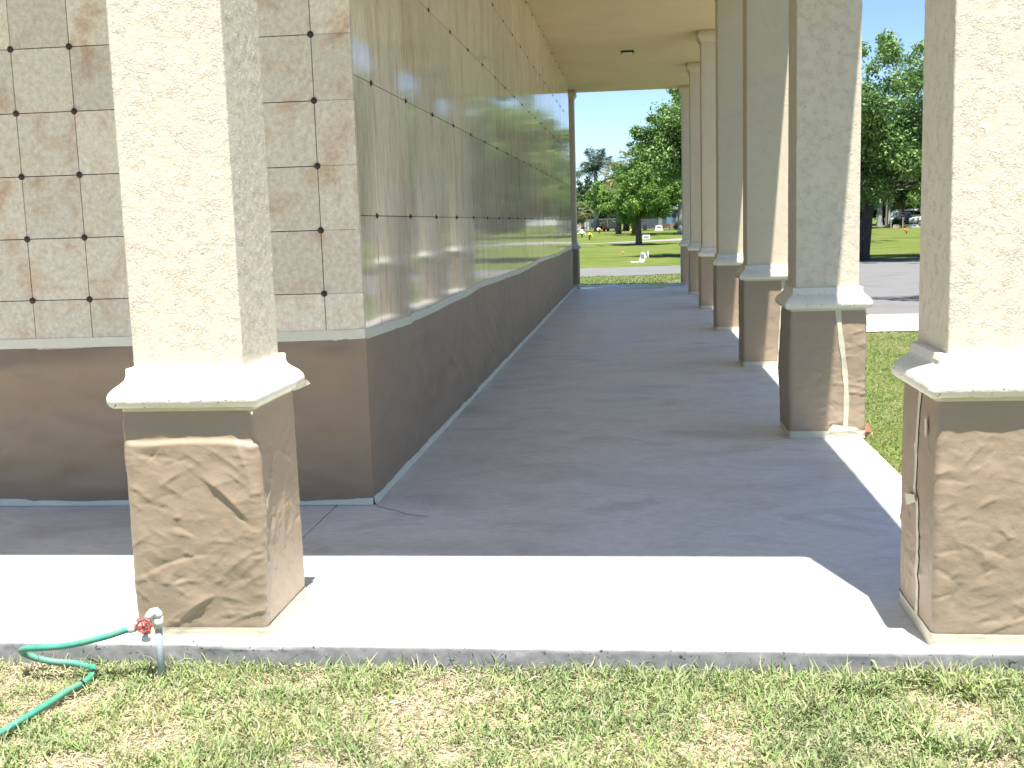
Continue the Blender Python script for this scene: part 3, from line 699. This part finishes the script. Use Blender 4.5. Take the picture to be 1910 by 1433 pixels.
def tree(loc, h, r, z0, n, size, seed, label, m=LEAF, bark=BARK, tr=.18, lean=(0, 0), clumps=46, group='broadleaf trees on the lawn', cz=None, top=1.0):
    R = random.Random(seed); t = empty('tree', (*loc, gz(*loc)), label=label, cat='tree', group=group)
    cs = []; rs = []; zc = (h+z0)/2; hz = (h-z0)/2
    for i in range(clumps):
        while True:
            x, y, z = R.uniform(-1, 1), R.uniform(-1, 1), R.uniform(-1, 1)
            q = x*x+y*y+z*z
            if .12 < q < 1 and abs(x) < 1-.25*max(z, 0)*top: break
        k = R.uniform(.82, 1.12); cs.append((x*r*k+lean[0], y*r*k+lean[1], zc+z*hz*.92)); rs.append(R.uniform(.13, .27)*r*(1 if z < .5 else .75))
    for i in range(int(clumps*.9)):   # twig sprays past the outline
        a = R.uniform(0, 6.28); e = R.uniform(-.3, 1.4); k = R.uniform(.98, 1.2)
        cs.append((math.cos(a)*math.cos(e)*r*k+lean[0], math.sin(a)*math.cos(e)*r*k+lean[1], zc+math.sin(e)*hz*k)); rs.append(R.uniform(.05, .11)*r)
    quad_mesh('crown', leaves(cs, rs, n, size, seed), m, t)
    mb = MB(); zt_ = z0+hz*.55
    mb.tube([(0, 0, -.15), (tr*.1, 0, .25), (lean[0]*.15, .0, z0*.8), (lean[0]*.4, lean[1]*.4, zt_)], [tr*1.45, tr*1.08, tr*.9, tr*.6], 10)
    for i in range(0, min(26, clumps)):
        c = cs[i]; b = R.uniform(.45, 1); s = (lean[0]*.3*b, lean[1]*.3*b, z0*.75+(zt_-z0*.75)*b)
        mp = tuple(s[k]*.5+c[k]*.5+R.uniform(-.15, .15)*r*.4 for k in range(3)); mb.tube([s, mp, c], [tr*.34, tr*.2, tr*.06], 6)
    mb.build('trunk', bark, t, True)
    return t
tree((9.42, 35.6), 7.1, 4.4, 1.7, 95000, .07, 1, 'large oak with a dark trunk across the road, seen between the first two right-hand columns', LEAF, BARKD, .22, (.9, 0), 60)
tree((5.9, 45.0), 7.6, 3.7, 2.3, 70000, .085, 2, 'broad tree past the road, crown filling the right side of the opening', LEAF, BARKG, .26, (-.2, 0), 54, top=1.4)
tree((1.57, 71.3), 4.7, 2.7, 1.5, 34000, .09, 3, 'round-crowned tree in the middle of the opening, at the edge of the far path', LEAF2, BARK, .2, (.1, 0), 44)
tree((5.6, 101), 9.6, 5.2, 2.2, 40000, .13, 4, 'tall tree with thick grey trunk behind the far path, right of the opening', LEAF, BARKG, .42, (0, 0), 50)
tree((.2, 128), 6.2, 4.4, 1.9, 14000, .22, 5, 'spreading tree with a dark flared trunk behind the round-crowned tree', LEAF2, BARKD, .35, (.2, 0), 44)
tree((-5.4, 140), 4.4, 2.0, .7, 6000, .16, 8, 'small yellow-green tree near the fence at the far left of the opening', LEAF2, BARK, .12, (0, 0), 30)
tree((9.6, 128), 9.0, 5.5, 2.0, 14000, .24, 9, 'dark tree near the slate shed, right of the opening', LEAFD, BARK, .3)
# right-hand background, seen between the first two columns and mirrored in the polished wall
for i, (x, y, h, r, z0, tr, lb, bk) in enumerate([
        (26.2, 115, 10, 5.5, 2.2, .30, 'tree with pale grey trunk left of the parked car', BARKG), (28.3, 121, 11, 4.3, 2.5, .30, 'leaning grey-trunked tree just left of the parked car', BARKG),
        (34, 140, 11, 6, .6, .3, 'tall dark tree behind the parked white car', BARK), (22.5, 125, 9, 5, 1.5, .3, 'dark tree behind the white upright marker', BARKD),
        (12, 62, 8, 4.6, 2.2, .25, 'roadside tree hidden behind the right-hand columns', BARK), (15, 84, 9, 5, 2.4, .25, 'lawn tree farther back behind the right-hand columns', BARK),
        (38, 128, 10, 6, 2.0, .3, 'tree right of the parked car', BARK), (13, 104, 9.5, 5.2, 2.2, .3, 'tree beyond the path behind the columns', BARK)]):
    tree((x, y), h, r, z0, 9000, .22, 40+i, lb, LEAFD if i % 2 else LEAF, bk, tr, clumps=36)
for i, (x, y, h, r) in enumerate([(-14, 172, 7, 6), (-4, 178, 7.5, 6.5), (7, 176, 8, 6.5), (19, 170, 8, 6.5), (31, 165, 9, 7), (44, 160, 10, 7), (57, 150, 10, 8), (46, 112, 10, 7), (52, 86, 10, 7), (50, 60, 10, 7), (38, 156, 9, 6), (35, 150, 8, 5)]):
    tree((x, y), h, r, -.3, 11000, .30, 60+i, ['hedge-like tree behind the playground fence at far left', 'tree beyond the playground fence', 'tree behind the slate shed', 'tree in the far boundary row right of the shed',
         'boundary tree behind the parked cars', 'boundary tree right of the parked cars', 'boundary tree at the far right', 'tree on the right-hand far lawn', 'tree on the right-hand mid lawn', 'tree on the right-hand near lawn', 'boundary tree directly behind the white hatchback', 'boundary tree between the grey trunks and the white van'][i], LEAFD, BARKD, .3, clumps=64, group='boundary trees at the edge of the cemetery')

# palms
def palm(loc, h, kind, nf, fl, seed, label, tr, m, bark):
    R = random.Random(seed); t = empty('palm_tree', (*loc, gz(*loc)), label=label, cat='palm tree', group='palm trees in the cemetery')
    mb = MB(); mb.tube([(0, 0, -.1), (.03, 0, h*.3), (.02, .02, h*.7), (0, 0, h)], [tr*1.25, tr, tr*.9, tr*.7], 12).build('trunk', bark, t, True)
    V = []; F = []; A = []
    def blade(a, b, wdt, dry=0.0):
        d = (b-a); s = d.cross(Vector((R.uniform(-1, 1), R.uniform(-1, 1), R.uniform(-.3, 1)))).normalized()*wdt; m_ = (a+b)/2+Vector((0, 0, .06*d.length))
        n = len(V); V.extend([a, m_-s, b, m_+s]); F.append((n, n+1, n+2, n+3)); A.extend([dry]*4)
    for i in range(nf):
        az = 2*math.pi*i/nf+R.uniform(-.25, .25); e = R.choice([1.25, .9, .6, .3, .0, -.3]) if kind == 'royal' else R.uniform(-1.0, 1.35)
        hd = Vector((math.cos(az), math.sin(az), 0)); L_ = fl*R.uniform(.85, 1.1)
        if kind == 'royal':
            pts = []
            for k in range(15):
                s = k/14; pts.append(Vector((0, 0, h))+hd*(L_*s*math.cos(e)*(1-.12*s))+Vector((0, 0, L_*(s*math.sin(e)-.55*s*s*(1.1-.3*e)))))
            for k in range(1, 15):
                a = pts[k]; dirv = (pts[k]-pts[k-1]).normalized(); sd_ = dirv.cross(Vector((0, 0, 1)))
                if sd_.length < .05: sd_ = Vector((hd.y, -hd.x, 0))
                sd_.normalize(); ll = .30*fl*math.sin(math.pi*min(1, (k+1.2)/15.5))+.1
                for sg in (-1, 1):
                    for q in range(3):
                        b0 = pts[k-1]+(a-pts[k-1])*(q/3); blade(b0, b0+(sd_*sg*R.uniform(.5, .9)+dirv*.5+Vector((0, 0, R.uniform(-.75, .2)))).normalized()*ll*R.uniform(.7, 1.1), .035)
        else:
            dry = .9 if e < -.45 else (0.25*R.random())
            hub = Vector((0, 0, h))+hd*(L_*.45*math.cos(e))+Vector((0, 0, L_*.45*math.sin(e))); blade(Vector((0, 0, h-.1)), hub, .03, dry)
            fwd_ = (hd*math.cos(e)+Vector((0, 0, math.sin(e)))).normalized(); s1 = fwd_.cross(Vector((0, 0, 1)))
            if s1.length < .05: s1 = Vector((hd.y, -hd.x, 0))
            s1.normalize()
            for q in range(15):
                an = -1.35+2.7*q/14; dv = (fwd_*math.cos(an)+s1*math.sin(an)).normalized(); ll = L_*.62*R.uniform(.85, 1.1)
                mid = hub+dv*ll*.6; blade(hub, mid+Vector((0, 0, -.05*ll)), .035, dry); blade(mid, mid+dv*ll*.35+Vector((0, 0, -ll*.42)), .02, dry)
    mesh_obj('crown', V, F, m, t, attrs={'mixv': A})
    return t
palm((-3.3, 130), 7.3, 'royal', 24, 4.3, 1, 'dark royal palm with a grey trunk at the left of the sky opening', .27, PALMG, BARKG)
palm((1.25, 106), 6.9, 'sabal', 34, 2.0, 2, 'taller pale green fan palm behind the round-crowned tree', .25, SABALG, BARK)
palm((-.35, 108), 5.6, 'sabal', 32, 2.0, 3, 'shorter fan palm with dry hanging fronds beside the royal palm', .25, SABALG, BARK)
palm((8.15, 13.9), 8.3, 'royal', 9, 2.2, 4, 'palm by the driveway out of frame whose shadow falls on the asphalt', .16, PALMG, BARKG)
palm((-5.3, 138), 2.4, 'sabal', 22, 1.6, 6, 'low pale fan palm near the fence, at the left edge of the opening', .2, SABALG, BARK)

# ------------------------------------------------------------------ cemetery objects
def headstone(loc, w_, h_, d_, label, m=GRAN, rz=0.0, round_=True, base=True):
    t = empty('headstone', (*loc, gz(*loc)), rz, label=label, cat='headstone', group='upright grave stones on the far lawn')
    poly = [(-w_/2, 0), (w_/2, 0)]
    if round_:
        for i in range(9):
            a = math.pi*i/8; poly.append((w_/2*math.cos(a), h_-w_*.18+w_*.18*math.sin(a)))
    else: poly += [(w_/2, h_), (-w_/2, h_)]
    zb = .12 if base else 0
    MB().prism([(x, z+zb) for x, z in poly], -d_/2, d_/2).build('slab', m, t)
    if base: MB().box(-w_*.6, w_*.6, -d_*.9, d_*.9, -.05, .12, bev=.01).build('base', m, t)
    MB().box(-w_*.3, w_*.3, -d_/2-.006, -d_/2-.001, zb+h_*.35, zb+h_*.62).build('inscription', LETT, t)
    return t
headstone((-.95, 129), .42, .55, .15, 'grey upright headstone between the cart and the dark flared trunk')
headstone((2.4, 129.5), .42, .55, .15, 'small grey headstone right of the middle tree trunk')
headstone((3.85, 120), .78, .52, .22, 'large pale square headstone before the slate shed', GRANW, 0, True)
headstone((24.5, 112), .3, .62, .12, 'narrow white upright marker beside the dark oak trunk', GRANW, 0, False)
headstone((27.25, 112), .7, .24, .3, 'low tan headstone between the grey tree trunks and the parked car', flat('tan_stone', (.45, .36, .27)))
headstone((28.9, 112), 1.0, .26, .3, 'low wide grey headstone in front of the parked car', GRAN)
headstone((2.2, 86), .60, .36, .1, 'white rectangular grave plaque with lettering beyond the far path', GRANW, 0, False, False)
def marker(loc, label, k):   # tilted white marker with foot plate
    t = empty('grave_marker', (*loc, gz(*loc)), .2, label=label, cat='grave marker', group='white grave markers on the near lawn')
    if k:
        MB().box(-.36, .16, -.2, .1, 0, .05, bev=.01).build('base', GRANW, t)
        MB().add([(-.02, -.05, .05), (.22, -.05, .05), (.24, -.05, .38), (.1, -.05, .42), (-.02, -.05, .05), (.0, .06, .05), (.22, .06, .05), (.24, .03, .38), (.1, .03, .42)], [(0, 1, 2, 3), (8, 7, 6, 5), (1, 6, 7, 2), (2, 7, 8, 3), (0, 3, 8, 5)]).build('plaque', GRANW, t)
        MB().box(.05, .19, -.058, -.051, .16, .32).build('inscription', LETT, t)
    else:
        MB().add([(-.12, 0, 0), (.1, 0, 0), (.12, .02, .36), (-.12, .08, 0), (.1, .08, 0), (.12, .08, .36)], [(0, 1, 2), (5, 4, 3), (1, 4, 5, 2), (0, 2, 5, 3)]).build('plaque', GRANW, t)
marker((1.55, 38.9), 'white grave marker with a flat foot plate, in front of the tree shadow', True)
marker((1.88, 44.8), 'white triangular grave marker standing inside the tree shadow', False)
def flowers(loc, label, m, s, seed):
    R = random.Random(seed); t = empty('flower_bunch', (*loc, gz(*loc)), label=label, cat='flowers', group='grave flowers scattered on the lawn')
    a = MB(); b = MB()
    MB().lathe([(.04*s, 0), (.06*s, .12*s), (.05*s, .2*s)], n=8).build('vase', LFG, t)
    for i in range(16):
        az = R.uniform(0, 6.28); q = R.uniform(0, 1); c = Vector((math.cos(az)*q*.26*s, math.sin(az)*q*.26*s, (.42-.2*q*q+R.uniform(-.05, .05))*s))
        b.tube([(0, 0, .15*s), c], .008*s, 4)
        V = [c+Vector((0, 0, .05*s))]; n = 7
        for j in range(n): V.append(c+Vector((math.cos(6.28*j/n)*.085*s, math.sin(6.28*j/n)*.085*s, R.uniform(-.02, .03)*s)))
        V.append(c-Vector((0, 0, .04*s))); a.add(V, [(0, j+1, (j+1) % n+1) for j in range(n)]+[(n+1, (j+1) % n+1, j+1) for j in range(n)])
    a.build('petals', m, t); b.build('stems', LFG, t)
YO = flat('orange_petals', (.75, .32, .04)); RDP = flat('coral_petals', (.75, .18, .08))
for i, (x, y, m, s, lb) in enumerate([(.77, 51.4, YO, .3, 'tiny orange flowers alone on the lawn in front of the tree shadow'), (-2.45, 89, YEL, 1.15, 'big yellow flower bunch in line with the royal palm'),
        (-3.55, 99, WHP, 1.3, 'white flower bunch beside the far left column'), (-2.7, 119, WHP, 1.1, 'white flowers just left of an orange bunch'), (-2.35, 112, YO, 1.0, 'orange-yellow flowers right of the white ones'),
        (-4.7, 124, YEL, .8, 'small yellow flowers near the fence at far left'), (.95, 112, YEL, .9, 'yellow flowers left of the middle tree trunk'), (-.7, 124, flat('teal_petals', (.1, .4, .35)), .6, 'small teal flowers in the grass left of the middle trunk'),
        (21.9, 84, RDP, .9, 'coral red flowers on the lawn below the parked car'), (-3.2, 108, WHP, .5, 'tiny pale flowers left of the big yellow bunch')]):
    flowers((x, y), lb, m, s, i)

# chain-link fence and playground
def fence():
    t = empty('chain_link_fence', (0, 150, gz(0, 150)), label='low chain-link fence in front of the playground at the far end of the lawn', cat='fence')
    x0, x1 = -30, .5; h = 1.45
    mb = MB(); s = .22
    for i in range(int((x1-x0)/s)+8):
        a = x0+i*s
        for sg in (1, -1):
            b = a+sg*h
            xa, za, xb, zb = a, 0, b, h
            if min(xa, xb) < x0 or max(xa, xb) > x1: continue
            mb.tube([(xa, .01*sg, za), (xb, .01*sg, zb)], .006, 3, False)
    mb.build('mesh_panel', ZINC, t)
    for i in range(12): MB().tube([(x0+i*2.75, 0, -.1), (x0+i*2.75, 0, h+.05)], .035, 6).build('post', ZINC, t)
    MB().tube([(x0, 0, h+.02), (x1, 0, h+.02)], .025, 6).build('top_rail', ZINC, t)
fence()
def slide(loc, m, label, rz, s):
    t = empty('playground_slide', (*loc, gz(*loc)), rz, label=label, cat='slide', group='playground slides behind the fence')
    pts = spline([(0, 0, 1.5), (.4, 0, 1.42), (1.0, 0, .75), (1.5, 0, .3), (1.9, 0, .2)], 5); mb = MB(); V = []; F = []
    for p in pts: V += [(p.x*s, -.28, p.z*s+.18), (p.x*s, -.25, p.z*s), (p.x*s, .25, p.z*s), (p.x*s, .28, p.z*s+.18)]
    for i in range(len(pts)-1):
        for k in range(3): F.append((i*4+k, i*4+4+k, i*4+5+k, i*4+1+k))
    mb.add(V, F).build('chute', m, t)
    for sg in (-1, 1):
        MB().tube([(0, .26*sg, 0), (0, .26*sg, 2.0*s)], .035, 6).build('post', CHROME, t)
    l = MB()
    for k in range(5): l.tube([(-.1-.1*(4-k), -.26, .25+k*.27*s), (-.1-.1*(4-k), .26, .25+k*.27*s)], .025, 5)
    l.build('ladder', CHROME, t)
slide((-5.6, 155), REDO, 'orange-red playground slide behind the fence', math.pi, .9)
slide((-4.4, 157), BLUE2, 'blue playground slide beside the orange one', math.pi, .9)

# garden cart
def cart(loc):
    t = empty('garden_cart', (*loc, gz(*loc)), label='small black and orange cart parked on the far lawn beside the royal palm trunk', cat='cart')
    MB().prism([(-.72, .25), (-.12, .22), (-.08, .62), (-.78, .66)], -.3, .3).build('box', BLK, t)
    MB().prism([(-.05, .22), (.42, .20), (.62, .3), (.5, .55), (.25, .68), (-.02, .6)], -.26, .26).build('body', ORG, t)
    MB().tube([(.3, 0, .6), (.42, 0, .78), (.4, 0, .8)], .03, 6).build('handle', BLK, t)
    for x in (-.45, .08, .55):
        for y in (-.3, .3):
            wv = MB().lathe([(.13, -.05), (.16, -.03), (.16, .03), (.13, .05)], (x, y, .16), 12, 'y').build('wheel', RUB, t)
cart((-2.45, 129))
def bench(loc, label, m, rz=0):
    t = empty('bench', (*loc, gz(*loc)), rz, label=label, cat='bench', group='brown benches before the shed')
    MB().box(-.42, .42, -.2, .2, .36, .42, bev=.01).build('seat', m, t)
    MB().box(-.42, .42, .17, .21, .45, .72, bev=.01).build('backrest', m, t)
    for x in (-.36, .36): MB().box(x-.04, x+.04, -.18, .2, -.02, .358).build('leg', m, t)
bench((4.65, 121), 'brown bench just right of the large pale headstone', BRN)
bench((5.5, 122), 'tan and brown bench nearest the thick grey trunk', flat('tan_wood', (.28, .17, .10)))
bench((1.2, 125), 'dark brown bench left of the middle tree trunk', BRN)

def shed():
    t = empty('shed', (4.2, 152, gz(4.2, 152)), label='dark slate-blue shed with a light blue door behind the headstones', cat='building')
    MB().box(-3.2, 3.6, 0, 4, 0, 2.5).build('wall', SHEDM, t)
    MB().prism([(-3.5, 2.5), (3.9, 2.5), (3.9, 2.62), (.2, 3.3), (-3.5, 2.62)], -.3, 4.3).build('roof', ROOFM, t)
    d = MB().box(1.3, 2.1, -.04, -.003, 0, 2.0).build('door', BLUE, t)
    MB().box(2.0, 2.04, -.07, -.041, .95, 1.1).build('handle', CHROME, d)
    for x in (.2, 2.6): 
        f = MB().box(x, x+.5, -.04, -.003, .3, 2.0).build('window', flat('grey_shutter', (.22, .26, .30)), t)
shed()
def house(loc, w_, label, c):
    t = empty('house', (*loc, gz(*loc)), label=label, cat='house', group='houses beyond the cemetery')
    MB().box(-w_/2, w_/2, 0, 6, 0, 2.7).build('wall', flat('house_wall_'+str(int(c*100)), (c, c, c*.96)), t)
    MB().prism([(-w_/2-.4, 2.7), (w_/2+.4, 2.7), (w_/2-1, 3.9), (-w_/2+1, 3.9)], -.4, 6.4).build('roof', ROOFM, t)
    for x in (-w_/4, w_/4):
        f = MB().box(x-.6, x+.6, -.05, -.003, 1, 2.1).build('window', WHITE, t); MB().box(x-.52, x+.52, -.07, -.051, 1.08, 2.02).build('pane', GLASS, f)
    MB().box(-.45, .45, -.05, -.003, 0, 2.05).build('door', BRN, t)
house((-9, 162), 7, 'white house glimpsed behind the playground fence', .5)

# parked vehicles
def car(loc, rz, label, kind='suv', c=None, body_m=WHITE):
    t = empty('parked_car', (*loc, gz(*loc)), rz, label=label, cat='car', group='white vehicles parked beyond the far lawn')
    L_ = 4.5; hw_ = .88
    prof = [(-2.2, .35), (-2.25, .62), (-2.15, .85), (-1.35, .98), (-.62, 1.42), (.0, 1.5), (1.45, 1.46), (2.0, 1.05), (2.22, .95), (2.25, .5), (2.15, .33), (1.85, .3)]
    if kind == 'van': prof = [(-2.3, .35), (-2.35, .8), (-1.9, 1.1), (-1.3, 1.75), (-.9, 1.9), (2.2, 1.92), (2.3, 1.7), (2.3, .4), (2.1, .33)]
    bm = bmesh.new(); sec = []
    for y, k in ((-hw_, .0), (-hw_*.93, .03), (hw_*.93, .03), (hw_, .0)):
        sec.append([bm.verts.new((x*(1 if abs(y) < hw_*.95 else .97), y*(1-.10*max(0, (z-.9)/.6)), z+(k if z > .9 else 0))) for x, z in prof])
    n = len(prof)
    for a, b in zip(sec[:-1], sec[1:]):
        for i in range(n): bm.faces.new((a[i], a[(i+1) % n], b[(i+1) % n], b[i]))
    bm.faces.new(sec[0][::-1]); bm.faces.new(sec[-1]); bmesh.ops.recalc_face_normals(bm, faces=bm.faces)
    me = bpy.data.meshes.new('body'); bm.to_mesh(me); bm.free(); me.materials.append(body_m)
    o = bpy.data.objects.new('body', me); COL.objects.link(o); o.parent = t
    zt = 1.42 if kind == 'suv' else 1.75; zb = 1.0 if kind == 'suv' else 1.2
    for sg in (-1, 1):
        for xa, xb, sl in ((-1.2, -.25, .38), (-.18, .75, 0), (.82, 1.7, -.25)):
            V = [(xa, sg*(hw_*.995), zb), (xb+(0 if sl >= 0 else .1), sg*(hw_*.995), zb), (xb+(0 if sl >= 0 else sl), sg*(hw_*.965), zt-.06), (xa+max(sl, 0)*1.4, sg*(hw_*.965), zt-.06)]
            MB().add(V, [(0, 1, 2, 3)]).build('window', GLASS, t)
    MB().add([(-1.38, -.72, 1.0), (-1.38, .72, 1.0), (-.68, .62, 1.43), (-.68, -.62, 1.43)], [(0, 1, 2, 3)]).build('windscreen', GLASS, t)
    for x in (-1.4, 1.4):
        for sg in (-1, 1):
            wv = empty('wheel', (x, sg*.8, .33)); wv.parent = t
            MB().lathe([(.24, -.11), (.32, -.09), (.34, 0), (.32, .09), (.24, .11)], (0, 0, 0), 20, 'y').build('tyre', RUB, wv, True)
            MB().lathe([(.05, -.115), (.2, -.115), (.21, 0), (.2, .115), (.05, .115)], (0, 0, 0), 14, 'y').build('rim', CHROME, wv)
    for sg in (-1, 1):
        MB().box(-2.24, -2.12, sg*.62-.16, sg*.62+.16, .68, .80).build('headlight', flat('lamp_glass', (.7, .7, .68), .2), t)
        MB().box(2.17, 2.26, sg*.7-.1, sg*.7+.1, .80, .98).build('tail_light', flat('tail_red', (.4, .02, .02), .3), t)
    # grey lettering band on the doors
    for i in range(7): MB().box(-.75+i*.2, -.62+i*.2, -hw_-.006, -hw_-.001, .80, .90 if i % 2 else .87).build('lettering', LETT, t)
    return t
car((33.8, 125), 0, 'white hatchback with dark windows and grey door lettering, seen right of the oak trunk')
car((34.6, 141), .1, 'white van partly hidden behind the hatchback', 'van')
car((32.3, 131.5), 1.4, 'dark pickup-like car in the shade left of the white hatchback', 'suv', body_m=BLK)

# low shrubs and posts near the cars
def shrub(loc, r, label, seed):
    t = empty('shrub', (*loc, gz(*loc)), label=label, cat='shrub', group='shrubs near the parked cars')
    R = random.Random(seed); cs = [(R.uniform(-r, r)*.6, R.uniform(-r, r)*.6, r*R.uniform(.3, .9)) for _ in range(9)]
    quad_mesh('foliage', leaves(cs, [r*.45]*9, 1500, .09, seed), LEAFD, t)
    MB().tube([(0, 0, -.05), (.02, 0, r*.6)], [.05, .02], 6).build('stem', BARKD, t)
shrub((28.9, 121), .9, 'dark rounded shrub in front of the cars', 1)
shrub((25.2, 119), .8, 'dark low shrub beside the pale grey trunk', 2)
shrub((6.2, 119), .8, 'dark low shrub at the right edge of the opening', 3)
for i, (x, lb) in enumerate([(27.75, 'pinkish short post between the low tan and wide grey headstones'), (26.6, 'short pale post beside the low tan headstone')]):
    t = empty('post', (x, 111.5, gz(x, 111.5)), label=lb, cat='post')
    MB().tube([(0, 0, -.05), (0, 0, .95)], .05, 8).build('shaft', flat('post_pink', (.55, .38, .36)), t); MB().lathe([(.065, .95), (.065, .99), (.01, 1.03)], n=8).build('top', WHITE, t)
